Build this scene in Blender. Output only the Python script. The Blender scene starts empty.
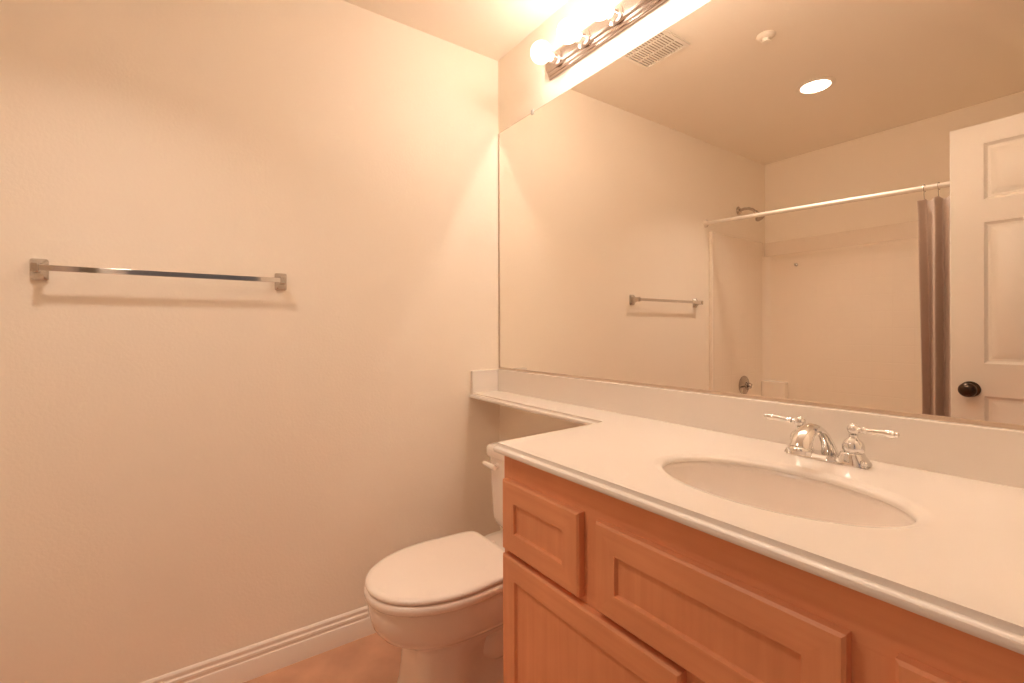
import bpy, bmesh, math, random
from mathutils import Vector, Matrix
PI = math.pi
random.seed(4)
C = bpy.context.scene.collection
S = bpy.context.scene

# ------------------------------------------------------------------ camera
W, H = 1024, 683
FPX = 469.75
cam_d = bpy.data.cameras.new('camera')
cam = bpy.data.objects.new('camera', cam_d); C.objects.link(cam)
cam_d.sensor_fit = 'HORIZONTAL'; cam_d.sensor_width = 36.0
cam_d.lens = FPX / W * 36.0
cam_d.shift_x = (512 - 510.7) / W
cam_d.shift_y = (330.57 - 341.5) / W
cam_d.clip_start = 0.02; cam_d.clip_end = 50
YAW = 0.6101
Fw = Vector((-math.cos(YAW), math.sin(YAW), 0)); Rt = Vector((math.sin(YAW), math.cos(YAW), 0)); Up = Vector((0, 0, 1))
rot = Matrix((Rt, Up, -Fw)).transposed() @ Matrix.Rotation(-0.0036, 3, 'Z')
cam.matrix_world = Matrix.Translation((1.828, -1.212, 1.182)) @ rot.to_4x4()
S.camera = cam

# ------------------------------------------------------------------ world: dim daylight reaching the hallway
wd = bpy.data.worlds.new('world'); S.world = wd; wd.use_nodes = True
wd.node_tree.nodes['Background'].inputs[0].default_value = (0.70, 0.76, 0.88, 1)
wd.node_tree.nodes['Background'].inputs[1].default_value = 0.35

# ------------------------------------------------------------------ exposure and sampling
S.view_settings.view_transform = 'Standard'
S.view_settings.look = 'None'
S.view_settings.gamma = 1
S.view_settings.use_curve_mapping = False
S.view_settings.exposure = 0.22
BULB = 4.3                      # emission of the globe bulbs
CAN = 12.0                       # emission of the recessed can light
WARM = (1.0, 0.855, 0.735)
FILAMENT = 315.0
SPOT = 4.2                     # beam of the recessed light, watts
S.cycles.sample_clamp_indirect = 0
S.cycles.max_bounces = 14
S.cycles.diffuse_bounces = 8
S.cycles.glossy_bounces = 8
S.cycles.use_denoising = True
S.cycles.blur_glossy = 0.0
S.cycles.caustics_reflective = True
S.cycles.use_guiding = True
S.cycles.use_surface_guiding = True
S.cycles.guiding_training_samples = 128

# ------------------------------------------------------------------ room sizes
CEIL = 2.44
FAR = -2.45          # wall behind the tub
RW = 1.985           # wall with the doorway
TUBF = -1.70         # tub front
MT, SB, CT = 2.097, 1.0036, 0.905

# ------------------------------------------------------------------ materials
def mat(name, col, rough=0.5, metal=0.0, spec=0.5, bump=None, coat=0.0, var=None):
    m = bpy.data.materials.new(name); m.use_nodes = True
    nt = m.node_tree; b = nt.nodes['Principled BSDF']
    b.inputs['Base Color'].default_value = (*col, 1)
    b.inputs['Roughness'].default_value = rough
    b.inputs['Metallic'].default_value = metal
    b.inputs['Specular IOR Level'].default_value = spec
    b.inputs['Coat Weight'].default_value = coat
    tc = nt.nodes.new('ShaderNodeTexCoord')
    if bump:
        sc, st, dist = bump
        n = nt.nodes.new('ShaderNodeTexNoise'); n.inputs['Scale'].default_value = sc; n.inputs['Detail'].default_value = 4
        nt.links.new(tc.outputs['Object'], n.inputs['Vector'])
        bp = nt.nodes.new('ShaderNodeBump'); bp.inputs['Strength'].default_value = st; bp.inputs['Distance'].default_value = dist
        nt.links.new(n.outputs['Fac'], bp.inputs['Height']); nt.links.new(bp.outputs['Normal'], b.inputs['Normal'])
    if var:
        sc, amt = var
        n = nt.nodes.new('ShaderNodeTexNoise'); n.inputs['Scale'].default_value = sc; n.inputs['Detail'].default_value = 6
        nt.links.new(tc.outputs['Object'], n.inputs['Vector'])
        r = nt.nodes.new('ShaderNodeValToRGB')
        r.color_ramp.elements[0].position = 0.35; r.color_ramp.elements[1].position = 0.68
        r.color_ramp.elements[0].color = (*[c * (1 - amt) for c in col], 1)
        r.color_ramp.elements[1].color = (*[min(1, c * (1 + amt)) for c in col], 1)
        nt.links.new(n.outputs['Fac'], r.inputs['Fac']); nt.links.new(r.outputs['Color'], b.inputs['Base Color'])
    return m

def wood(name, vertical):
    m = mat(name, (0.5, 0.2, 0.1), 0.42, spec=0.35)
    nt = m.node_tree; b = nt.nodes['Principled BSDF']
    tc = nt.nodes.new('ShaderNodeTexCoord'); mp = nt.nodes.new('ShaderNodeMapping')
    mp.inputs['Scale'].default_value = (38, 38, 1.6) if vertical else (1.6, 38, 38)
    nt.links.new(tc.outputs['Object'], mp.inputs['Vector'])
    n1 = nt.nodes.new('ShaderNodeTexNoise'); n1.inputs['Scale'].default_value = 1.6; n1.inputs['Detail'].default_value = 7; n1.inputs['Distortion'].default_value = 0.5
    nt.links.new(mp.outputs[0], n1.inputs['Vector'])
    n2 = nt.nodes.new('ShaderNodeTexNoise'); n2.inputs['Scale'].default_value = 5; n2.inputs['Detail'].default_value = 3
    nt.links.new(tc.outputs['Object'], n2.inputs['Vector'])
    r = nt.nodes.new('ShaderNodeValToRGB')
    e = r.color_ramp.elements
    e[0].position = 0.28; e[0].color = (0.77, 0.335, 0.17, 1)
    e[1].position = 0.72; e[1].color = (0.84, 0.39, 0.20, 1)
    nt.links.new(n1.outputs['Fac'], r.inputs['Fac'])
    r2 = nt.nodes.new('ShaderNodeValToRGB')
    r2.color_ramp.elements[0].position = 0.3; r2.color_ramp.elements[0].color = (0.86, 0.84, 0.82, 1)
    r2.color_ramp.elements[1].position = 0.7; r2.color_ramp.elements[1].color = (1, 1, 1, 1)
    nt.links.new(n2.outputs['Fac'], r2.inputs['Fac'])
    mx = nt.nodes.new('ShaderNodeMix'); mx.data_type = 'RGBA'; mx.blend_type = 'MULTIPLY'; mx.inputs[0].default_value = 1
    nt.links.new(r.outputs[0], mx.inputs[6]); nt.links.new(r2.outputs[0], mx.inputs[7])
    nt.links.new(mx.outputs[2], b.inputs['Base Color'])
    bp = nt.nodes.new('ShaderNodeBump'); bp.inputs['Strength'].default_value = 0.08; bp.inputs['Distance'].default_value = 0.001
    nt.links.new(n1.outputs['Fac'], bp.inputs['Height']); nt.links.new(bp.outputs['Normal'], b.inputs['Normal'])
    return m

def emit(name, col, strength):
    m = bpy.data.materials.new(name); m.use_nodes = True
    b = m.node_tree.nodes['Principled BSDF']
    b.inputs['Base Color'].default_value = (0.8, 0.8, 0.8, 1)
    b.inputs['Emission Color'].default_value = (*col, 1)
    b.inputs['Emission Strength'].default_value = strength
    return m

def tile_mat(name, col):
    m = mat(name, col, 0.22, spec=0.5)
    nt = m.node_tree; b = nt.nodes['Principled BSDF']
    tc = nt.nodes.new('ShaderNodeTexCoord'); sp = nt.nodes.new('ShaderNodeSeparateXYZ')
    nt.links.new(tc.outputs['Object'], sp.inputs[0])
    add = nt.nodes.new('ShaderNodeMath'); add.operation = 'ADD'
    nt.links.new(sp.outputs[0], add.inputs[0]); nt.links.new(sp.outputs[1], add.inputs[1])
    cb = nt.nodes.new('ShaderNodeCombineXYZ'); nt.links.new(add.outputs[0], cb.inputs[0]); nt.links.new(sp.outputs[2], cb.inputs[1])
    br = nt.nodes.new('ShaderNodeTexBrick'); br.offset = 0.0
    br.inputs['Scale'].default_value = 1.0; br.inputs['Brick Width'].default_value = 0.108; br.inputs['Row Height'].default_value = 0.108
    br.inputs['Mortar Size'].default_value = 0.004; br.inputs['Mortar Smooth'].default_value = 0.6
    nt.links.new(cb.outputs[0], br.inputs['Vector'])
    bp = nt.nodes.new('ShaderNodeBump'); bp.invert = True; bp.inputs['Strength'].default_value = 0.22; bp.inputs['Distance'].default_value = 0.002
    nt.links.new(br.outputs['Fac'], bp.inputs['Height']); nt.links.new(bp.outputs['Normal'], b.inputs['Normal'])
    return m

M_wall = mat('wall_paint', (0.93, 0.855, 0.745), 0.55, spec=0.35, bump=(110, 0.22, 0.003))
M_ceil = mat('ceiling_paint', (0.93, 0.855, 0.745), 0.6, spec=0.3, bump=(90, 0.15, 0.003))
M_trim = mat('trim_paint', (0.90, 0.82, 0.74), 0.35)
M_door = mat('door_paint', (0.94, 0.90, 0.83), 0.35)
M_floor = mat('floor_tile', (0.60, 0.33, 0.21), 0.42, var=(7, 0.13), bump=(30, 0.06, 0.002))
M_counter = mat('cultured_marble', (0.825, 0.775, 0.72), 0.25, spec=0.5, coat=0.2)
M_sink = mat('sink_porcelain', (0.84, 0.77, 0.71), 0.15, spec=0.5, coat=0.3)
M_toilet = mat('toilet_porcelain', (0.88, 0.80, 0.73), 0.12, spec=0.5, coat=0.3)
M_seat = mat('seat_plastic', (0.90, 0.81, 0.73), 0.25)
M_chrome = mat('chrome', (0.78, 0.77, 0.76), 0.07, 1.0)
M_nickel = mat('brushed_metal', (0.60, 0.55, 0.50), 0.25, 1.0)
M_barmetal = mat('fixture_metal', (0.58, 0.49, 0.44), 0.24, 1.0)
M_valve = mat('shower_chrome', (0.50, 0.46, 0.43), 0.12, 1.0)
M_rod = mat('rod_enamel', (0.86, 0.78, 0.68), 0.45)
M_bronze = mat('dark_bronze', (0.09, 0.065, 0.05), 0.28, 1.0)
M_mirror = mat('mirror_silver', (0.91, 0.875, 0.82), 0.0, 1.0)
M_edge = mat('mirror_edge', (0.62, 0.50, 0.40), 0.3, 0.3)
M_clip = mat('clear_plastic', (0.85, 0.82, 0.78), 0.1)
M_clip.node_tree.nodes['Principled BSDF'].inputs['Transmission Weight'].default_value = 0.3
M_fiber = mat('tub_fibreglass', (0.88, 0.79, 0.68), 0.2, coat=0.2)
M_tile = tile_mat('surround_panel', (0.88, 0.78, 0.66))
M_curtain = mat('curtain_cloth', (0.57, 0.455, 0.385), 0.85, bump=(400, 0.2, 0.001))
M_woodv = wood('maple_vertical_grain', True)
M_woodh = wood('maple_horizontal_grain', False)
M_dark = mat('dark_gap', (0.10, 0.05, 0.03), 0.8)
M_vent = mat('vent_plastic', (0.92, 0.85, 0.75), 0.45)
M_black = mat('duct_dark', (0.42, 0.31, 0.22), 0.9)
M_bulb = bpy.data.materials.new('globe_glow'); M_bulb.use_nodes = True
nt = M_bulb.node_tree; nt.nodes.clear()
_o = nt.nodes.new('ShaderNodeOutputMaterial'); _a = nt.nodes.new('ShaderNodeAddShader')
_t = nt.nodes.new('ShaderNodeBsdfTransparent'); _e = nt.nodes.new('ShaderNodeEmission')
_e.inputs[0].default_value = (*WARM, 1); _e.inputs[1].default_value = BULB / 2
nt.links.new(_t.outputs[0], _a.inputs[0]); nt.links.new(_e.outputs[0], _a.inputs[1]); nt.links.new(_a.outputs[0], _o.inputs[0])
M_fil = emit('filament_glow', WARM, FILAMENT)
M_can = emit('can_lens', (1.0, 0.82, 0.69), CAN)
M_socket = mat('socket_white', (0.8, 0.78, 0.74), 0.4)
M_hall = mat('hall_paint', (0.55, 0.55, 0.55), 0.7)

# ------------------------------------------------------------------ helpers
def tag(o, label=None, cat=None, group=None, kind=None):
    if label: o['label'] = label
    if cat: o['category'] = cat
    if group: o['group'] = group
    if kind: o['kind'] = kind
    return o

def obj(name, bm, m, parent=None, smooth=True, angle=38, bevel=0, seg=2):
    bmesh.ops.remove_doubles(bm, verts=bm.verts, dist=1e-6)
    bmesh.ops.recalc_face_normals(bm, faces=bm.faces)
    me = bpy.data.meshes.new(name); bm.to_mesh(me); bm.free()
    ms = m if isinstance(m, (list, tuple)) else [m]
    for x in ms: me.materials.append(x)
    o = bpy.data.objects.new(name, me); C.objects.link(o)
    if parent:
        o.parent = parent
        o.matrix_parent_inverse = parent.matrix_world.inverted()
    if smooth:
        me.shade_smooth(); me.set_sharp_from_angle(angle=math.radians(angle))
    if bevel:
        b = o.modifiers.new('bevel', 'BEVEL'); b.width = bevel; b.segments = seg; b.limit_method = 'ANGLE'; b.angle_limit = math.radians(40)
        b.harden_normals = True
    return o

def thing(name, loc, label, cat, group=None, kind=None):
    o = bpy.data.objects.new(name, None); C.objects.link(o)
    o.empty_display_size = 0.05
    o.location = loc
    o.matrix_world = Matrix.Translation(loc)
    return tag(o, label, cat, group, kind)

def box(bm, x0, x1, y0, y1, z0, z1, mi=0):
    v = [bm.verts.new(p) for p in ((x0,y0,z0),(x1,y0,z0),(x1,y1,z0),(x0,y1,z0),(x0,y0,z1),(x1,y0,z1),(x1,y1,z1),(x0,y1,z1))]
    for f in ((0,3,2,1),(4,5,6,7),(0,1,5,4),(1,2,6,5),(2,3,7,6),(3,0,4,7)):
        bm.faces.new([v[i] for i in f]).material_index = mi
    return bm

def B(*a): return box(bmesh.new(), *a)

def bridge(bm, a, b, mi=0, closed=True):
    n = len(a)
    for i in range(n if closed else n - 1):
        f = bm.faces.new((a[i], a[(i+1) % n], b[(i+1) % n], b[i])); f.material_index = mi

def loft(bm, rings, cap0=True, cap1=True, mi=0, closed=True):
    R = [[bm.verts.new(p) for p in r] for r in rings]
    for a, b in zip(R, R[1:]): bridge(bm, a, b, mi, closed)
    if cap0: bm.faces.new(R[0][::-1]).material_index = mi
    if cap1: bm.faces.new(R[-1]).material_index = mi
    return R

def frame_of(axis):
    z = Vector(axis).normalized()
    x = z.orthogonal().normalized(); y = z.cross(x)
    return x, y, z

def lathe(bm, prof, origin=(0,0,0), axis=(0,0,1), n=32, mi=0):
    """prof: (radius, height) along axis"""
    x, y, z = frame_of(axis); o = Vector(origin)
    rings = []
    for r, h in prof:
        r = max(r, 1e-5)
        rings.append([o + z*h + x*(r*math.cos(2*PI*k/n)) + y*(r*math.sin(2*PI*k/n)) for k in range(n)])
    loft(bm, rings, True, True, mi)
    return bm

def tube(bm, pts, rad, n=12, mi=0, squash=None):
    pts = [Vector(p) for p in pts]; rings = []
    rad = rad if isinstance(rad, (list, tuple)) else [rad] * len(pts)
    ref = None
    for i, p in enumerate(pts):
        t = (pts[min(i+1, len(pts)-1)] - pts[max(i-1, 0)]).normalized()
        if ref is None: ref = t.orthogonal().normalized()
        ref = (ref - t * ref.dot(t)).normalized()
        s = t.cross(ref)
        rings.append([p + ref*(rad[i]*math.cos(2*PI*k/n)) + s*(rad[i]*math.sin(2*PI*k/n)) for k in range(n)])
    loft(bm, rings, True, True, mi)
    return bm

def sph(bm, c, r, n=24, sz=1.0):
    prof = [(r*math.sin(PI*k/(n//2)), -r*sz*math.cos(PI*k/(n//2))) for k in range(n//2 + 1)]
    return lathe(bm, prof, c, (0,0,1), n)

def super_ring(cx, cy, a, b, z, n=48, e=2.0, back=None):
    """superellipse; back: exponent for the half towards the wall (+y)"""
    out = []
    for k in range(n):
        t = 2*PI*k/n; c, s = math.cos(t), math.sin(t)
        ee = back if (back and s > 0) else e
        out.append((cx + a*math.copysign(abs(c)**(2/ee), c), cy + b*math.copysign(abs(s)**(2/ee), s), z))
    return out

def panel_slab(x0, x1, z0, z1, yf, t, panels, prof, edge=0.0025, bm=None, stile_mats=(0, 0), field=0):
    """slab whose front faces -y at yf, thickness t behind it; panels sunk by prof [(inset, depth)]."""
    bm = bm or bmesh.new()
    def rect(a, b, c, d, y): return [bm.verts.new(p) for p in ((a,y,c),(b,y,c),(b,y,d),(a,y,d))]
    back = rect(x0, x1, z0, z1, yf + t); r1 = rect(x0, x1, z0, z1, yf + edge)
    r0 = rect(x0+edge, x1-edge, z0+edge, z1-edge, yf)
    bm.faces.new(back)
    for a, b in ((back, r1), (r1, r0)):
        for i in range(4):
            bm.faces.new((a[i], a[(i+1)%4], b[(i+1)%4], b[i])).material_index = stile_mats[i % 2]
    def sink(rv, a, b, c, d):
        prev = rv
        for ins, dep in prof:
            q = rect(a+ins, b-ins, c+ins, d-ins, yf+dep)
            bridge(bm, prev, q, field); prev = q
        bm.faces.new(prev).material_index = field
    if len(panels) == 1:
        a, b, c, d = panels[0]; q = rect(a, b, c, d, yf)
        for i in range(4):
            bm.faces.new((r0[i], r0[(i+1)%4], q[(i+1)%4], q[i])).material_index = stile_mats[i % 2]
        sink(q, a, b, c, d)
    else:
        xs = sorted({x0+edge, x1-edge, *[v for p in panels for v in p[:2]]})
        zs = sorted({z0+edge, z1-edge, *[v for p in panels for v in p[2:]]})
        for i in range(len(xs)-1):
            for j in range(len(zs)-1):
                q = rect(xs[i], xs[i+1], zs[j], zs[j+1], yf)
                hit = any(abs(p[0]-xs[i])<1e-6 and abs(p[1]-xs[i+1])<1e-6 and p[2]-1e-6<=zs[j] and zs[j+1]<=p[3]+1e-6 for p in panels)
                if hit: sink(q, xs[i], xs[i+1], zs[j], zs[j+1])
                else: bm.faces.new(q)
    return bm

# ================================================================== THE ROOM
def struct(name, bm, m, **k): return tag(obj(name, bm, m, **k), kind='structure')
DY0, DY1, DZ = -1.497, -0.765, 2.045       # doorway in the right wall
struct('floor', B(-0.1, 3.4, -4.0, 1.2, -0.05, 0), M_floor, smooth=False)
struct('ceiling', B(-0.1, 3.4, -2.55, 0.1, CEIL, CEIL+0.06), M_ceil, smooth=False)
struct('wall_left', B(-0.1, 0, FAR-0.1, 0.1, 0, CEIL), M_wall, smooth=False)
struct('wall_back', B(-0.1, RW+0.1, 0, 0.1, 0, CEIL), M_wall, smooth=False)
struct('wall_front', B(-0.1, RW+0.1, FAR-0.1, FAR, 0, CEIL), M_wall, smooth=False)
bm = B(RW, RW+0.11, DY1, 0.0, 0, CEIL); box(bm, RW, RW+0.11, FAR, DY0, 0, CEIL); box(bm, RW, RW+0.11, DY0, DY1, DZ, CEIL)
struct('wall_right', bm, M_wall, smooth=False)
struct('wall_alcove', B(1.53, RW, FAR, TUBF+0.03, 0, CEIL), M_wall, smooth=False)
struct('wall_hall', B(3.3, 3.4, -4.0, 1.2, 0, CEIL), M_hall, smooth=False)

def baseboard(name, p0, p1, nrm):
    prof = [(0,0),(0.014,0),(0.014,0.062),(0.0125,0.066),(0.0095,0.068),(0.0095,0.074),(0.0120,0.078),(0.0115,0.086),(0.0080,0.089),
            (0.0072,0.093),(0.0085,0.097),(0.0078,0.103),(0.004,0.108),(0,0.110)]
    bm = bmesh.new(); p0, p1, nrm = Vector(p0), Vector(p1), Vector(nrm)
    loft(bm, [[tuple(p + nrm*d + Vector((0,0,z))) for d, z in prof] for p in (p0, p1)])
    return struct(name, bm, M_trim, angle=25)
baseboard('baseboard_left', (0, 0, 0), (0, TUBF+0.005, 0), (1, 0, 0))
baseboard('baseboard_back', (0.0145, 0, 0), (0.853, 0, 0), (0, -1, 0))
baseboard('baseboard_right', (RW, -0.50-0.07, 0), (RW, DY1+0.066, 0), (-1, 0, 0))
bm = bmesh.new()   # door casing
for a, b in ((DY1, DY1+0.062),):
    box(bm, RW-0.014, RW, a, b, 0, DZ)
box(bm, RW-0.014, RW, DY0-0.062, DY0, 0, DZ); box(bm, RW-0.014, RW, DY0-0.062, DY1+0.062, DZ, DZ+0.062)
struct('trim_1', bm, M_trim, bevel=0.003)

# six-panel door, swung open in front of the tub
dx0, dx1 = 1.256, 1.966
door = thing('door_1', (dx1, -1.499, 0), None, None, kind='structure')
st, mid = 0.104, 0.10
pw = (dx1 - dx0 - 2*st - mid) / 2
pans = []
for a in (dx0+st, dx0+st+pw+mid):
    for c, d in ((0.22, 0.905), (1.04, 1.620), (1.713, 1.945)):
        pans.append((a, a+pw, c, d))
rp = [(0.003, 0.004), (0.011, 0.010), (0.020, 0.0105), (0.044, 0.003)]
bm = bmesh.new()
def flip_y(bm2, yc):
    for v in bm2.verts: v.co.y = 2*yc - v.co.y
    return bm2
# leaf faces +y, towards the mirror
slab = panel_slab(dx0, dx1, 0.012, 2.03, -1.499, 0.035, pans, rp)
flip_y(slab, -1.499)
leaf = tag(obj('door_leaf', slab, M_door, door, angle=20))
kb = bmesh.new()
kx, kz = 1.318, 0.93
lathe(kb, [(0.0,0.0),(0.032,0.0),(0.033,0.003),(0.030,0.008),(0.018,0.011),(0.012,0.014),(0.011,0.026),(0.016,0.031)], (kx, -1.4995, kz), (0,1,0))
lathe(kb, [(0.012,0.026),(0.020,0.030),(0.0275,0.038),(0.0300,0.047),(0.0275,0.056),(0.020,0.063),(0.009,0.067),(0.0,0.068)], (kx, -1.4995, kz), (0,1,0))
obj('door_knob', kb, M_bronze, door)['label'] = 'dark bronze door knob'
kb = bmesh.new()
lathe(kb, [(0.0,0.0),(0.032,0.0),(0.033,0.003),(0.030,0.008),(0.012,0.012),(0.011,0.026),(0.020,0.030),(0.0285,0.043),(0.020,0.058),(0.0,0.062)], (kx, -1.5345, kz), (0,-1,0))
obj('door_knob', kb, M_bronze, door)
for z in (0.2, 1.0, 1.82):
    hb = bmesh.new(); lathe(hb, [(0.006,0),(0.006,0.09)], (dx1+0.008, -1.493, z), (0,0,1), 12)
    obj('hinge', hb, M_bronze, door)

# ================================================================== MIRROR
mir = thing('wall_mirror', (1.0, 0, SB), 'wide frameless wall mirror above the vanity counter and splash', 'mirror')
bm = B(0.013, 1.965, -0.0035, -0.0002, SB+0.002, MT)
for f in bm.faces: f.material_index = 0 if f.normal.y < -0.5 or (f.calc_center_median().y < -0.003) else 1
obj('mirror_glass', bm, [M_mirror, M_edge], mir, smooth=False)
bm = B(0.0020, 0.0129, -0.0045, 0, SB+0.001, MT)
obj('mirror_edge', bm, M_edge, mir, smooth=False)
bm = B(0.0130, 1.965, -0.0065, -0.0036, SB+0.0003, SB+0.009)
obj('mirror_channel', bm, M_edge, mir, smooth=False)
bm = B(0.0130, 1.965, -0.0040, 0, MT, MT+0.0018)
obj('mirror_edge', bm, M_edge, mir, smooth=False)
for x in (0.264, 1.40):
    cb = bmesh.new(); box(cb, x-0.007, x+0.007, -0.007, 0, MT-0.008, MT+0.012)
    lathe(cb, [(0.004,0),(0.004,0.0015),(0,0.002)], (x, -0.007, MT+0.006), (0,-1,0), 12)
    obj('mirror_clip', cb, M_clip, mir, bevel=0.0012)

# ================================================================== COUNTERTOP
ctop = thing('vanity_countertop', (1.39, -0.3, CT-0.035), 'cream cultured marble countertop with oval sink and narrow ledge over the toilet', 'countertop')
# exposed edge path with outward normals (straight runs joined by small fillets)
def edge_path(P, rad):
    P = [Vector(p) for p in P]; out = []
    def nrm(a, b):
        d = (b-a).normalized(); return Vector((d.y, -d.x))
    out.append((P[0], nrm(P[0], P[1])))
    for i in range(1, len(P)-1):
        d0 = (P[i]-P[i-1]).normalized(); d1 = (P[i+1]-P[i]).normalized()
        n0, n1 = nrm(P[i-1], P[i]), nrm(P[i], P[i+1]); r_ = rad[i-1]
        turn = d0.x*d1.y - d0.y*d1.x            # >0 left turn: convex for a path walked with the void on its right
        ang = math.acos(max(-1, min(1, d0.dot(d1)))); t_ = r_*math.tan(ang/2)
        a = P[i]-d0*t_
        c = a - n0*r_ if turn > 0 else a + n0*r_
        for k in range(9):
            n = n0.slerp(n1, k/8)
            out.append((c + n*r_ if turn > 0 else c - n*r_, n))
    out.append((P[-1], nrm(P[-2], P[-1])))
    return [(p.x, p.y, n.x, n.y) for p, n in out]
path = edge_path([(0.0005, -0.150), (0.824, -0.166), (0.853, -0.573), (RW-0.0005, -0.573)], [0.016, 0.006])
eprof = [(0,0.905),(0.0002,0.9035),(0.0006,0.8995),(0.0018,0.8972),(0.0045,0.8962),(0.0075,0.8955),(0.0100,0.8935),(0.0113,0.8900),
         (0.0110,0.8865),(0.0092,0.8835),(0.0060,0.8820),(0.0,0.8815),(-0.012,0.8815)]
bm = bmesh.new()
rings = []
for x, y, nx, ny in path:
    rings.append([bm.verts.new((x + nx*d, y + ny*d, z)) for d, z in eprof])
for a, b in zip(rings, rings[1:]): bridge(bm, a, b, 0, closed=False)
SX, SY, SA, SBB = 1.395, -0.338, 0.207, 0.129
NS = 72
def ell(off, z): return [(SX + (SA+off)*math.cos(2*PI*k/NS), SY + (SBB+off)*math.sin(2*PI*k/NS), z) for k in range(NS)]
lip = [(0.024,0.905),(0.019,0.9048),(0.015,0.9040),(0.011,0.9028),(0.008,0.9020),(0.005,0.9013),(0.0025,0.9000),(0.0008,0.8980),(0,0.8955),(0.0,0.8915),(0.004,0.8885),(0.012,0.8816)]
L = [[bm.verts.new(p) for p in ell(o, z)] for o, z in lip]
for a, b in zip(L, L[1:]): bridge(bm, a, b)
bx1 = bm.verts.new((RW-0.0005, -0.0005, 0.905)); bx0 = bm.verts.new((0.0005, -0.0005, 0.905))
bz1 = bm.verts.new((RW-0.0005, -0.0005, 0.8815)); bz0 = bm.verts.new((0.0005, -0.0005, 0.8815))
def fill(outer, inner):
    es = []
    for loop in (outer, inner):
        for i in range(len(loop)):
            a, b = loop[i], loop[(i+1) % len(loop)]
            e = bm.edges.get((a, b)) or bm.edges.new((a, b)); es.append(e)
    bmesh.ops.triangle_fill(bm, use_beauty=True, use_dissolve=False, edges=es)
fill([rr[0] for rr in rings] + [bx1, bx0], L[0])
fill([rr[-1] for rr in rings] + [bz1, bz0], L[-1])
bm.faces.new((bx0, bx1, bz1, bz0))
bm.faces.new([rings[0][i] for i in range(len(eprof))] + [bz0, bx0])
bm.faces.new([rings[-1][i] for i in range(len(eprof))] + [bz1, bx1])
obj('counter_slab', bm, M_counter, ctop, angle=30)
# basin
bm = bmesh.new(); rr = []
for k in range(15):
    t = k/14*PI/2
    s = math.cos(t)**0.62 if k < 14 else 0.0
    z = 0.8905 - 0.140*math.sin(t)**1.15
    rr.append([(SX + max(0.021, (SA+0.0012)*s)*math.cos(2*PI*j/NS), SY + max(0.021, (SBB+0.0012)*s)*math.sin(2*PI*j/NS), z) for j in range(NS)])
loft(bm, rr, False, True)
bs = obj('sink_basin', bm, M_sink, ctop, angle=60)
so = bs.modifiers.new('solid', 'SOLIDIFY'); so.thickness = 0.004; so.offset = 1 
bm = bmesh.new(); lathe(bm, [(0.0,0.002),(0.010,0.003),(0.019,0.003),(0.021,0.0015),(0.021,0.0)][::-1], (SX, SY, 0.7508), (0,0,1))
obj('drain', bm, M_chrome, ctop)
# splashes
bm = B(0.0005, RW-0.0005, -0.020, -0.0005, CT-0.006, SB)
obj('backsplash', bm, M_counter, ctop, bevel=0.003, seg=3)
bm = B(0.0005, 0.019, -0.155, -0.0202, CT-0.006, SB-0.001)
obj('side_splash', bm, M_counter, ctop, bevel=0.003, seg=3)

# ================================================================== VANITY CABINET
van = thing('vanity_cabinet', (1.42, -0.27, 0), 'reddish maple vanity cabinet with framed drawers and doors under the cream countertop', 'cabinet')
VX0, VX1, FY, OY = 0.853, 1.933, -0.551, -0.570
bm = bmesh.new()
box(bm, VX0, VX0+0.016, FY+0.019, -0.001, 0.0, 0.881); box(bm, VX1-0.016, VX1, FY+0.019, -0.001, 0.0, 0.881)
box(bm, VX0+0.016, VX1-0.016, FY+0.019, -0.001, 0.10, 0.116)
box(bm, VX0+0.016, VX1-0.016, -0.008, -0.001, 0.116, 0.881)
obj('carcass', bm, M_woodv, van, bevel=0.001)
bm = bmesh.new()   # face frame: rails and stiles
for a, b in ((0.817-0.012, 0.881), (0.624, 0.662), (0.10, 0.135)): box(bm, VX0+0.034, VX1-0.034, FY, FY+0.019, a, b, 0)
box(bm, VX0, VX0+0.034, FY, FY+0.019, 0.10, 0.881, 1); box(bm, VX1-0.034, VX1, FY, FY+0.019, 0.10, 0.881, 1)
for a in (1.131, 1.588): box(bm, a, a+0.068, FY+0.0002, FY+0.019, 0.662, 0.805, 1)
box(bm, 1.366, 1.42, FY+0.0002, FY+0.019, 0.135, 0.624, 1)
obj('face_frame', bm, [M_woodh, M_woodv], van, smooth=False)
bm = B(VX0+0.016, VX1-0.016, FY+0.06, FY+0.078, 0.0, 0.10)
obj('toe_kick', bm, M_woodh, van, smooth=False)
bm = B(VX1, RW-0.001, FY+0.002, FY+0.019, 0.0, 0.881)
obj('filler_strip', bm, M_woodv, van, smooth=False)
cab_prof = [(0.0008, 0.0006), (0.0020, 0.0062), (0.0030, 0.0078), (0.0034, 0.0080)]
def front(name, x0, x1, z0, z1, fw=0.048):
    bm = panel_slab(x0, x1, z0, z1, OY, 0.0185, [(x0+fw, x1-fw, z0+fw, z1-fw)], cab_prof, 0.004, None, (0, 1), 1)
    return obj(name, bm, [M_woodh, M_woodv], van, angle=25)
front('drawer_front', 0.869, 1.139, 0.649, 0.818)
front('false_front', 1.186, 1.598, 0.649, 0.818)
front('drawer_front', 1.645, 1.917, 0.649, 0.818)
front('cabinet_door', 0.869, 1.371, 0.125, 0.636, 0.050)
front('cabinet_door', 1.415, 1.912, 0.125, 0.636, 0.050)
# drawer boxes behind, closing the openings
for a, b in ((0.89, 1.128), (1.66, 1.896)):
    obj('drawer_box', B(a, b, FY+0.020, -0.08, 0.665, 0.79), M_woodv, van, smooth=False)

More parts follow.
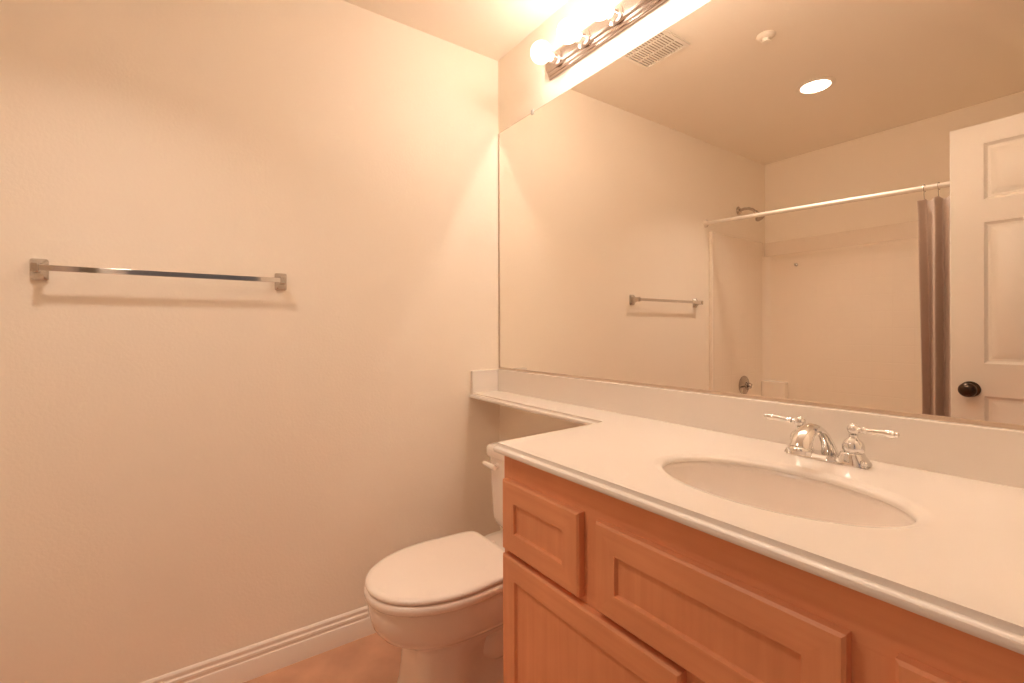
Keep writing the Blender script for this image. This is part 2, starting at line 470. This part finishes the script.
# ================================================================== FAUCET
FX, FYc = 1.392, -0.090
fau = thing('sink_faucet', (FX, FYc, CT), 'chrome two-handle centerset faucet with arched spout behind the oval sink', 'faucet')
def stad(hw, hd, z, n=48, cx=FX, e1=0.75, e2=0.55):
    out = []
    for k in range(n):
        t = 2*PI*k/n; c, s = math.cos(t), math.sin(t)
        out.append((cx + math.copysign(abs(c)**e1, c)*hw, FYc + math.copysign(abs(s)**e2, s)*hd, z))
    return out
bm = bmesh.new()
loft(bm, [stad(0.0765,0.0270,CT+0.0003), stad(0.0770,0.0275,CT+0.003), stad(0.0755,0.0262,CT+0.006), stad(0.068,0.0225,CT+0.0085), stad(0.060,0.0185,CT+0.013), stad(0.055,0.0150,CT+0.0135)])
obj('faucet_base', bm, M_chrome, fau)
for s in (-1, 1):                                   # raised shoulder under each handle
    hx = FX + s*0.0505
    bm = bmesh.new()
    rg = []
    for hw, hd, z, sh_ in ((0.0295,0.0250,0.004,0.0),(0.0285,0.0245,0.008,0.0),(0.0250,0.0225,0.014,-0.001),(0.0215,0.0205,0.020,-0.002),(0.0200,0.0195,0.0245,-0.002),(0.0185,0.0180,0.0262,-0.002)):
        rg.append(stad(hw, hd, CT+z, 40, hx + s*(sh_+0.0), 0.7, 0.7))
    loft(bm, rg)
    obj('base_shoulder', bm, M_chrome, fau, angle=50)
bm = bmesh.new()
# spout: springs from between the handles, arches forward and turns down over the bowl
pts = [(0,0.020,0.008),(0,0.016,0.022),(0,0.006,0.036),(0,-0.010,0.052),(0,-0.028,0.0645),(0,-0.048,0.0725),(0,-0.068,0.0745),(0,-0.087,0.0700),(0,-0.102,0.0605),(0,-0.112,0.049),(0,-0.1165,0.040)]
wid = [0.0175,0.0150,0.0130,0.0120,0.0120,0.0130,0.0150,0.0170,0.0185,0.0192,0.0192]
hei = [0.0130,0.0105,0.0085,0.0075,0.0075,0.0085,0.0105,0.0130,0.0155,0.0170,0.0175]
rings = []
for i, p in enumerate(pts):
    a = Vector(pts[max(0,i-1)]); b = Vector(pts[min(len(pts)-1,i+1)]); t = (b-a).normalized()
    nrm = Vector((1,0,0)).cross(t).normalized()
    o = Vector((FX, FYc, CT)) + Vector(p)
    rings.append([o + Vector((1,0,0))*(wid[i]*math.cos(2*PI*k/28)) + nrm*(hei[i]*math.sin(2*PI*k/28)) for k in range(28)])
loft(bm, rings)
obj('spout', bm, M_chrome, fau, angle=50)
bm = bmesh.new()
lathe(bm, [(0.0170,-0.002),(0.0200,0.0),(0.0208,0.002),(0.0208,0.0065),(0.0200,0.0080),(0.0200,0.0100),(0.0190,0.0125),(0.0140,0.0125),(0.013,0.009),(0,0.009)], (FX, FYc-0.1175, CT+0.0415), (0, -0.20, -1), 32)
obj('aerator', bm, M_chrome, fau)
for s in (-1, 1):
    hx = FX + s*0.0505
    bm = bmesh.new()
    lathe(bm, [(0.0,0.0),(0.0165,0.0),(0.0168,0.0015),(0.0182,0.0025),(0.0195,0.006),(0.0197,0.011),(0.0185,0.017),(0.0155,0.0225),(0.0110,0.0265),(0.0085,0.029),(0.0075,0.0325),(0.0085,0.0355),(0.0,0.037)], (hx, FYc, CT+0.0265), (0,0,1), 32)
    obj('handle_base', bm, M_chrome, fau)
    bm = bmesh.new()
    cz = CT + 0.0730
    sph(bm, (hx, FYc, cz), 0.0115)
    lathe(bm, [(0.0055,0.008),(0.0056,0.014),(0.0040,0.016),(0.0066,0.018),(0.0066,0.0205),(0.0045,0.0225),(0.0045,0.028),(0.0056,0.040),(0.0070,0.056),(0.0074,0.063),(0.0064,0.0685),(0.0046,0.0700),(0.0054,0.0720),(0.0048,0.075),(0.0,0.077)],
          (hx, FYc, cz), (s*1.0, -0.05, 0.03), 20)
    obj('handle_lever', bm, M_chrome, fau)
bm = bmesh.new()
lathe(bm, [(0.0,0.0),(0.0070,0.0),(0.0072,0.0015),(0.0045,0.003),(0.0040,0.006),(0.0062,0.009),(0.0066,0.012),(0.0050,0.0155),(0.0,0.017)], (FX+0.0745, FYc-0.018, CT+0.0004), (0,0,1), 20)
obj('drain_control_knob', bm, M_chrome, fau)

# ================================================================== TOILET
TX = 0.445
toi = thing('toilet', (TX, -0.40, 0), 'cream two-piece toilet with closed elongated lid tucked between vanity and left wall', 'toilet')
bm = bmesh.new()
# bowl exterior, lofted from the floor up
secs = [ # cx, cy, a, b, z, e(front), e(back)
 (TX,-0.422,0.136,0.236,0.000,6,5),(TX,-0.422,0.135,0.234,0.008,6,5),(TX,-0.420,0.126,0.228,0.022,6,5),
 (TX,-0.418,0.116,0.224,0.060,6,4.5),(TX,-0.417,0.109,0.220,0.110,6,4),(TX,-0.416,0.104,0.218,0.160,6,4),
 (TX,-0.414,0.101,0.216,0.203,5,3.6),(TX,-0.416,0.108,0.228,0.219,3.2,3.2),(TX,-0.424,0.132,0.262,0.238,2.5,3.0),
 (TX,-0.433,0.155,0.290,0.262,2.3,2.9),(TX,-0.438,0.171,0.308,0.292,2.25,2.9),(TX,-0.440,0.179,0.316,0.330,2.25,3.0),
 (TX,-0.440,0.181,0.319,0.362,2.25,3.2),(TX,-0.440,0.179,0.317,0.370,2.25,3.2),(TX,-0.440,0.174,0.311,0.374,2.25,3.2)]
loft(bm, [super_ring(cx, cy, a, b, z, 64, e, eb) for cx, cy, a, b, z, e, eb in secs])
# slim the lower back into a trapway: pull vertices behind the front column inwards
for v in bm.verts:
    if v.co.z < 0.2 and v.co.y > -0.50:
        w = min(1, (v.co.y + 0.50)/0.03) * (1 if v.co.z > 0.03 else 0.5)
        v.co.x = TX + (v.co.x - TX)*(1 - 0.55*w)
obj('toilet_bowl', bm, M_toilet, toi, angle=60)
# side bulge of the trapway
bm = bmesh.new()
pth = [(TX,-0.39,0.10),(TX,-0.36,0.115),(TX,-0.32,0.125),(TX,-0.27,0.15),(TX,-0.22,0.21),(TX,-0.19,0.28)]
tube(bm, pth, [0.050,0.070,0.080,0.084,0.084,0.080], 24)
obj('trapway', bm, M_toilet, toi, angle=60)
def egg(off, z, fw=0.190, yb=-0.296, yt=-0.765, yc=-0.50, n=72):
    """toilet lid outline: squared at the hinge, elongated ellipse at the front"""
    out = []
    for k in range(n):
        t = 2*PI*k/n; c, s = math.cos(t), math.sin(t)
        if s <= 0:
            x = (fw+off)*math.copysign(abs(c)**(2/2.12), c); y = yc + (yc-yt+off)*(-abs(s)**(2/2.12))
        else:
            e = 14
            x = (fw+off)*math.copysign(abs(c)**(2/e), c); y = yc + (yb-yc+off)*abs(s)**(2/e)
            x *= 1 - 0.11*((y-yc)/(yb-yc))**2.2
        out.append((TX+x, y, z))
    return out
bm = bmesh.new()
loft(bm, [egg(-0.008,0.3745), egg(-0.001,0.3765), egg(0.0025,0.382), egg(0.003,0.392), egg(0.0015,0.399), egg(-0.004,0.4035)])
obj('toilet_seat', bm, M_seat, toi, angle=60)
bm = bmesh.new()
loft(bm, [egg(-0.006,0.4075), egg(-0.0015,0.409), egg(0.0,0.413), egg(-0.001,0.418), egg(-0.006,0.4225), egg(-0.02,0.4245), egg(-0.08,0.4255)])
obj('toilet_lid', bm, M_seat, toi, angle=50)
for s in (-1, 1):
    bm = bmesh.new()
    lathe(bm, [(0.0,0),(0.012,0),(0.013,0.003),(0.012,0.010),(0.008,0.014),(0,0.015)], (TX+s*0.075, -0.279, 0.393), (0,0,1), 20)
    obj('hinge', bm, M_seat, toi)
# rear deck + tank
bm = bmesh.new()
loft(bm, [super_ring(TX,-0.175,0.085,0.10,0.26,48,4), super_ring(TX,-0.172,0.125,0.125,0.31,48,4), super_ring(TX,-0.165,0.155,0.135,0.360,48,4.5), super_ring(TX,-0.165,0.158,0.138,0.392,48,5), super_ring(TX,-0.165,0.153,0.133,0.398,48,5)])
obj('rear_deck', bm, M_toilet, toi, angle=50)
bm = bmesh.new()
def trect(x0, x1, y0, y1, z, r=0.028, n=6):
    out = []
    for cx, cy, a0 in ((x1-r,y1-r,0),(x0+r,y1-r,PI/2),(x0+r,y0+r,PI),(x1-r,y0+r,1.5*PI)):
        for k in range(n+1):
            t = a0 + k/n*PI/2; out.append((cx+r*math.cos(t), cy+r*math.sin(t), z))
    return out
def tk(hw, yf, z, r=0.028): return trect(TX-hw, TX+hw, yf, -0.018, z, r)
loft(bm, [tk(0.120,-0.160,0.398), tk(0.150,-0.182,0.402), tk(0.182,-0.205,0.428), tk(0.190,-0.212,0.455), tk(0.194,-0.216,0.55), tk(0.197,-0.220,0.65), tk(0.198,-0.222,0.690)])
obj('tank', bm, M_toilet, toi, angle=45)
bm = bmesh.new()
loft(bm, [tk(0.190,-0.218,0.690), tk(0.2025,-0.230,0.6915), tk(0.2055,-0.233,0.697), tk(0.206,-0.2335,0.716), tk(0.2045,-0.232,0.727), tk(0.198,-0.225,0.7335), tk(0.180,-0.206,0.7355)])
obj('tank_lid', bm, M_toilet, toi, angle=50)
bm = bmesh.new()
lathe(bm, [(0.0,0),(0.013,0),(0.013,0.006),(0.009,0.010),(0.009,0.018),(0,0.019)], (0.318,-0.217,0.663), (0,-1,0), 18)
tube(bm, [(0.325,-0.236,0.655),(0.324,-0.243,0.661),(0.305,-0.246,0.664),(0.285,-0.249,0.667),(0.274,-0.251,0.668),(0.267,-0.252,0.668)], [0.010,0.0105,0.0100,0.0090,0.0090,0.006], 14)
obj('flush_lever', bm, M_toilet, toi)

# ================================================================== TOWEL BAR
tb = thing('towel_bar', (0, -1.23, 1.36), 'square chrome towel bar mounted alone on the bare left wall', 'towel bar')
def rsq(hw, hh, x, cy, cz, r):
    return [(x, p[0], p[1]) for p in [(q[0], q[1]) for q in trect(cy-hw, cy+hw, cz-hh, cz+hh, 0, r, 4)]]
for cy in (-1.538, -0.927):
    bm = bmesh.new(); cz = 1.3565
    loft(bm, [rsq(0.019,0.030,0.0002,cy,cz,0.006), rsq(0.019,0.030,0.006,cy,cz,0.006), rsq(0.016,0.027,0.010,cy,cz,0.006), rsq(0.0105,0.017,0.020,cy,cz,0.004), rsq(0.0085,0.0125,0.034,cy,cz+0.001,0.003),
              rsq(0.0085,0.0125,0.058,cy,cz+0.001,0.003), rsq(0.0065,0.0105,0.060,cy,cz+0.001,0.003)])
    obj('bracket', bm, M_nickel, tb, angle=30)
bm = B(0.050, 0.0565, -1.533, -0.932, 1.3495, 1.3655)
obj('bar', bm, M_chrome, tb, bevel=0.001)

# ================================================================== VANITY LIGHT
vl = thing('vanity_light_bar', (0.982, 0, 2.223), 'metal strip vanity light with row of glowing globe bulbs above the mirror', 'light')
NB, X0, SPC = 8, 0.452, 0.1515
bx0_, bx1_ = 0.378, 0.452 + (NB-1)*SPC + 0.074
lo, hi = 2.184, 2.278
prof = [(0,lo),(-0.010,lo),(-0.013,lo+0.003),(-0.013,lo+0.007),(-0.020,lo+0.010),(-0.022,lo+0.015),(-0.022,lo+0.018),(-0.030,lo+0.022),(-0.033,lo+0.028)]
prof = prof + [(y, hi+lo-z) for y, z in prof[::-1]]
bm = bmesh.new()
def barring(x, k): return [(x, y if i in (0, len(prof)-1) else y*k, (z-2.2235)*(1 if k == 1 else 1) + 2.2235) for i, (y, z) in enumerate(prof)]
loft(bm, [barring(bx0_, 0.55), barring(bx0_+0.010, 1), barring(bx1_-0.010, 1), barring(bx1_, 0.55)])
obj('light_bar', bm, M_barmetal, vl, angle=12)
bulb0 = sock0 = None
for k in range(NB):
    bx_ = X0 + k*SPC
    bm = bmesh.new()
    lathe(bm, [(0.0,0.0),(0.030,0.0),(0.031,0.002),(0.026,0.005),(0.0205,0.007),(0.0195,0.010),(0.0195,0.026),(0.0175,0.027),(0.0165,0.022),(0.0,0.022)], (bx_, -0.0331, 2.2235), (0,-1,0), 28)
    sk = obj('socket', bm, M_barmetal, vl)
    bm = bmesh.new()
    R_ = 0.0395
    pr = [(0.0,0.0),(0.013,0.0),(0.0132,0.010),(0.0145,0.014)]
    c_ = 0.014 + 0.037
    for j in range(1, 19):
        t = math.acos(0.93) + (PI - math.acos(0.93))*j/18
        pr.append((R_*math.sin(t), c_ - R_*math.cos(t)))
    lathe(bm, pr, (bx_, -0.0555, 2.2245), (0,-1,0), 28)
    bo = obj('bulb', bm, M_bulb, vl, angle=80)
    bm = sph(bmesh.new(), (bx_, -0.0755, 2.2245), 0.009, 16)
    obj('glowing_core', bm, M_fil, bo, angle=80)

# ================================================================== CEILING FITTINGS (seen in the mirror)
ve = thing('exhaust_vent', (0.475, -0.51, CEIL), 'square cream exhaust vent grille with slots on the ceiling', 'vent')
vx0, vx1, vy0, vy1, vz = 0.357, 0.593, -0.626, -0.390, CEIL
bm = bmesh.new()
zt, zb = vz-0.0003, vz-0.010
fr = 0.014
for a in ((vx0,vx1,vy0,vy0+fr),(vx0,vx1,vy1-fr,vy1),(vx0,vx0+fr,vy0+fr,vy1-fr),(vx1-fr,vx1,vy0+fr,vy1-fr)):
    box(bm, *a, zb, zt)
obj('vent_frame', bm, M_vent, ve, bevel=0.002)
bm = B(vx0+fr, vx1-fr, vy0+fr, vy1-fr, vz-0.0015, vz-0.0005); obj('vent_duct', bm, M_black, ve, smooth=False)
bm = bmesh.new()
n = 15
for k in range(n+1):
    x = vx0+fr + (vx1-vx0-2*fr)*k/n
    box(bm, x-0.0034, x+0.0034, vy0+fr, vy1-fr, zb+0.0005, zb+0.003)
for j in range(1, 3):
    y = vy0+fr + (vy1-vy0-2*fr)*j/3
    box(bm, vx0+fr, vx1-fr, y-0.0035, y+0.0035, zb+0.0008, zb+0.0028)
obj('vent_grille', bm, M_vent, ve, smooth=False)
sp = thing('ceiling_sprinkler', (0.81, -0.844, CEIL), 'small round white fire sprinkler head on the ceiling near the vent', 'sprinkler')
bm = bmesh.new(); lathe(bm, [(0.0,0.0),(0.036,0.0),(0.037,0.003),(0.031,0.009),(0.021,0.013),(0.0,0.014)], (0.81,-0.844,CEIL-0.0002), (0,0,-1), 28)
obj('escutcheon', bm, M_vent, sp)
bm = bmesh.new(); lathe(bm, [(0.0,0.010),(0.013,0.010),(0.013,0.024),(0.018,0.027),(0.018,0.030),(0.0,0.032)], (0.81,-0.844,CEIL-0.0002), (0,0,-1), 20)
obj('sprinkler_head', bm, M_vent, sp)
cl = thing('recessed_light', (0.745, -1.476, CEIL), 'round recessed ceiling light glowing white over the bathroom floor', 'light')
bm = bmesh.new(); lathe(bm, [(0.066,-0.0002),(0.088,0.0),(0.089,0.003),(0.070,0.007),(0.066,0.004)], (0.745,-1.476,CEIL-0.0002), (0,0,-1), 40)
obj('light_trim', bm, M_vent, cl)
bm = bmesh.new(); lathe(bm, [(0.0,0.0),(0.0655,0.0),(0.0655,0.0045),(0.03,0.0058),(0.0,0.006)], (0.745,-1.476,CEIL-0.0004), (0,0,-1), 40)
obj('light_lens', bm, M_can, cl)
ld = bpy.data.lights.new('recessed_beam', 'AREA'); ld.shape = 'DISK'; ld.size = 0.125; ld.energy = SPOT; ld.color = WARM; ld.spread = math.radians(112)
lo_ = bpy.data.objects.new('recessed_beam', ld); C.objects.link(lo_); lo_.location = (0, 0, -0.0072); lo_.parent = cl

# ================================================================== TUB, SURROUND, SHOWER
TX1 = 1.528
tub = thing('bathtub', (0.76, -2.07, 0), 'cream alcove bathtub standing below the shower surround panels', 'bathtub')
bm = bmesh.new()
tx0, ty0, ty1 = 0.002, FAR+0.002, TUBF
def tr(i, z, r): return trect(tx0+i, TX1-i, ty0+i, ty1-i, z, r, 6)
loft(bm, [tr(0.006,0.0,0.01), tr(0.006,0.33,0.01), tr(0.0,0.345,0.012), tr(0.0,0.375,0.012), tr(0.004,0.382,0.014), tr(0.06,0.384,0.06), tr(0.072,0.378,0.08), tr(0.085,0.34,0.10), tr(0.12,0.14,0.13), tr(0.16,0.09,0.14), tr(0.22,0.08,0.12)])
obj('tub_shell', bm, M_fiber, tub, angle=50)
sur = thing('shower_surround', (0.76, FAR, 0.385), 'cream moulded shower surround panels with tile pattern and top ledge', 'shower surround')
def spanel(pts, z0, z1, rim=0.0, m=M_tile, name='panel'):
    bm = bmesh.new()
    loft(bm, [[(x, y, z) for x, y in pts] for z in (z0, z1)])
    return obj(name, bm, m, sur, bevel=0.006, seg=4)
z0s, z1s = 0.386, 1.838
spanel([(0.0005,TUBF-0.028),(0.012,TUBF-0.028),(0.014,FAR+0.05),(0.0005,FAR+0.05)], z0s, z1s, name='side_panel')
spanel([(TX1-0.0005,TUBF-0.028),(TX1-0.012,TUBF-0.028),(TX1-0.014,FAR+0.05),(TX1-0.0005,FAR+0.05)], z0s, z1s, name='side_panel')
spanel([(0.0005,TUBF),(0.026,TUBF),(0.026,TUBF-0.026),(0.0005,TUBF-0.026)], z0s, z1s+0.004, m=M_fiber, name='edge_flange')
spanel([(TX1-0.0005,TUBF),(TX1-0.026,TUBF),(TX1-0.026,TUBF-0.026),(TX1-0.0005,TUBF-0.026)], z0s, z1s+0.004, m=M_fiber, name='edge_flange')
spanel([(0.0005,FAR+0.0005),(TX1-0.0005,FAR+0.0005),(TX1-0.0005,FAR+0.022),(0.0005,FAR+0.022)], z0s, z1s, name='back_panel')
# projecting lower field under a rounded ledge
bm = bmesh.new()
prof = [(0.010,z0s+0.002),(0.030,z0s+0.002),(0.034,z0s+0.02),(0.034,1.705),(0.032,1.722),(0.027,1.733),(0.022,1.737),(0.010,1.738)]
loft(bm, [[(x, FAR+d, z) for d, z in prof] for x in (0.016, TX1-0.016)])
obj('lower_panel', bm, M_tile, sur, angle=50)
# quarter-round inner corners
for cx, sgn in ((0.013, 1), (TX1-0.013, -1)):
    rr = []; bm = bmesh.new()
    for z in (z0s+0.001, 1.73):
        ring = [(cx, FAR+0.03, z)]
        for k in range(7):
            t = k/6*PI/2
            ring.append((cx + sgn*0.05*(1-math.sin(t)), FAR+0.033+0.05*(1-math.cos(t)), z))
        rr.append(ring)
    loft(bm, rr)
    obj('corner_cove', bm, M_fiber, sur, angle=40)
bm = bmesh.new()   # moulded soap shelf in the corner
loft(bm, [trect(0.014, 0.184, FAR+0.030, FAR+0.105, z, rr_, 6) for z, rr_ in ((0.387,0.02),(0.785,0.02),(0.80,0.022))])
obj('soap_shelf', bm, M_fiber, sur, bevel=0.008, seg=4)

hk = thing('robe_hook', (0.237, FAR+0.034, 1.647), 'tiny chrome hook stuck on the shower surround wall', 'hook')
bm = bmesh.new(); lathe(bm, [(0,0),(0.012,0),(0.012,0.003),(0.006,0.005),(0.004,0.012),(0,0.013)], (0.237, FAR+0.0342, 1.647), (0,1,0), 18)
obj('hook_plate', bm, M_chrome, hk)
bm = bmesh.new(); tube(bm, [(0.237,FAR+0.045,1.647),(0.237,FAR+0.056,1.640),(0.237,FAR+0.062,1.646),(0.237,FAR+0.062,1.655)], 0.003, 8)
obj('hook_arm', bm, M_chrome, hk)

sh = thing('shower_fixture', (0, -2.075, 2.037), 'chrome shower head on a curved arm high on left wall above the tub', 'shower head')
bm = bmesh.new(); lathe(bm, [(0,0),(0.030,0),(0.031,0.003),(0.022,0.010),(0.012,0.013),(0,0.013)], (0.0003,-2.075,2.037), (1,0,0), 28)
obj('wall_flange', bm, M_nickel, sh)
bm = bmesh.new(); tube(bm, [(0.008,-2.075,2.037),(0.04,-2.075,2.042),(0.075,-2.075,2.038),(0.105,-2.075,2.022),(0.125,-2.075,2.000)], 0.010, 14)
obj('shower_arm', bm, M_nickel, sh)
bm = bmesh.new(); lathe(bm, [(0,0),(0.013,0),(0.016,0.008),(0.013,0.016),(0.018,0.026),(0.034,0.052),(0.036,0.060),(0.033,0.064),(0,0.064)], (0.120,-2.075,2.006), (0.62,0,-0.78), 28)
obj('spray_head', bm, M_nickel, sh)

va = thing('shower_valve', (0.014, -2.111, 0.785), 'round chrome shower valve plate with lever low on surround side panel', 'shower valve')
bm = bmesh.new(); lathe(bm, [(0,0),(0.068,0),(0.0685,0.004),(0.060,0.010),(0.034,0.018),(0.026,0.022),(0.026,0.034),(0,0.034)], (0.0145,-2.111,0.782), (1,0,0), 36)
obj('valve_plate', bm, M_valve, va)
bm = bmesh.new(); lathe(bm, [(0.018,0.0),(0.020,0.012),(0.014,0.022),(0,0.024)], (0.0490,-2.111,0.782), (1,0,0), 24)
tube(bm, [(0.058,-2.111,0.782),(0.064,-2.090,0.772),(0.070,-2.055,0.765)], [0.010,0.008,0.009], 12)
obj('valve_lever', bm, M_valve, va)
tsp = thing('tub_spout', (0.014, -2.111, 0.50), 'chrome tub filler spout below the shower valve', 'tub spout')
bm = bmesh.new(); lathe(bm, [(0,0),(0.026,0),(0.026,0.02),(0.024,0.09),(0.020,0.12),(0,0.125)], (0.0145,-2.111,0.50), (1,0,-0.05), 24)
obj('spout_body', bm, M_chrome, tsp)
bm = bmesh.new(); lathe(bm, [(0.004,0),(0.004,0.02),(0.008,0.022),(0.008,0.030),(0,0.031)], (0.11,-2.111,0.515), (0,0,1), 14)
obj('diverter_knob', bm, M_chrome, tsp)

RY = -1.665
rl, rrn = Vector((0.0, RY, 1.893)), Vector((TX1, RY, 1.829))
def rodz(x): return rl.z + (rrn.z-rl.z)*x/TX1
rod = thing('shower_rod', (0.76, RY, 1.86), 'white shower curtain rod spanning wall to wall before the tub', 'curtain rod')
bm = bmesh.new(); tube(bm, [rl + Vector((0.004,0,0)), rrn - Vector((0.004,0,0))], 0.0125, 20)
obj('rod', bm, M_rod, rod)
for p, ax_ in ((rl, (1,0,0)), (rrn, (-1,0,0))):
    bm = bmesh.new(); lathe(bm, [(0,0),(0.026,0),(0.026,0.006),(0.017,0.014),(0.014,0.024),(0,0.024)], p + Vector((0.0003 if ax_[0]>0 else -0.0003,0,0)), ax_, 24)
    obj('rod_flange', bm, M_fiber, rod)

# curtain bunched at the right
cx0, cx1 = 1.112, 1.46
NF = 9
rings_x = [cx0+0.020 + (cx1-cx0-0.04)*k/6 for k in range(7)]
bm = bmesh.new()
NX, NZ = 180, 44
grid = []
for j in range(NZ+1):
    v = (j/NZ)**1.3; row = []
    for i in range(NX+1):
        u = i/NX
        x = cx0 + (cx1-cx0)*u
        x += 0.012*v*(1-u)*1.2 + 0.006*math.sin(3*v+5*u)*(1-u)
        ph = 2*PI*(6*u) 
        amp = 0.024*(0.45+0.30*max(0, 1-v*30)+0.55*min(1, v*4)) * (0.8+0.35*math.sin(7*u+1))
        y = RY + 0.004 + amp*math.cos(ph + 0.5*v + 0.6*math.sin(2.2*v+3*u)) + 0.006*math.sin(2*ph+1.3+v)
        sag = 0.016*abs(math.sin(PI*((x-rings_x[0])/(rings_x[1]-rings_x[0]))))**0.7
        ztop = rodz(x) - 0.046 - sag*(1-u*0.5)
        row.append(bm.verts.new((x, y, ztop*(1-v) + 0.30*v)))
    grid.append(row)
for a, b in zip(grid, grid[1:]): bridge(bm, a, b, 0, closed=False)
cu = obj('shower_curtain', bm, M_curtain, angle=180)
tag(cu, 'taupe fabric shower curtain bunched at the door end of the rod', 'curtain')
so = cu.modifiers.new('solid', 'SOLIDIFY'); so.thickness = 0.002; so.offset = 0
lab = ['wire curtain ring holding the free end of the taupe curtain', 'second wire curtain ring along from the free end of the curtain', None]
for k, x in enumerate(rings_x):
    bm = bmesh.new()
    z = rodz(x)
    pts = []
    for q in range(25):
        t = math.radians(-60 + 300*q/24)
        pts.append((x, RY + 0.0175*math.cos(t), z + 0.0175*math.sin(t)))
    pts = [(x, RY+0.004, z-0.050), (x, RY+0.008, z-0.036)] + pts
    tube(bm, pts, 0.0016, 8)
    o = obj('curtain_ring', bm, M_nickel)
    tag(o, lab[k] if k < 2 else 'thin wire curtain ring on the rod behind the open door', 'curtain ring', 'curtain rings on the shower rod')
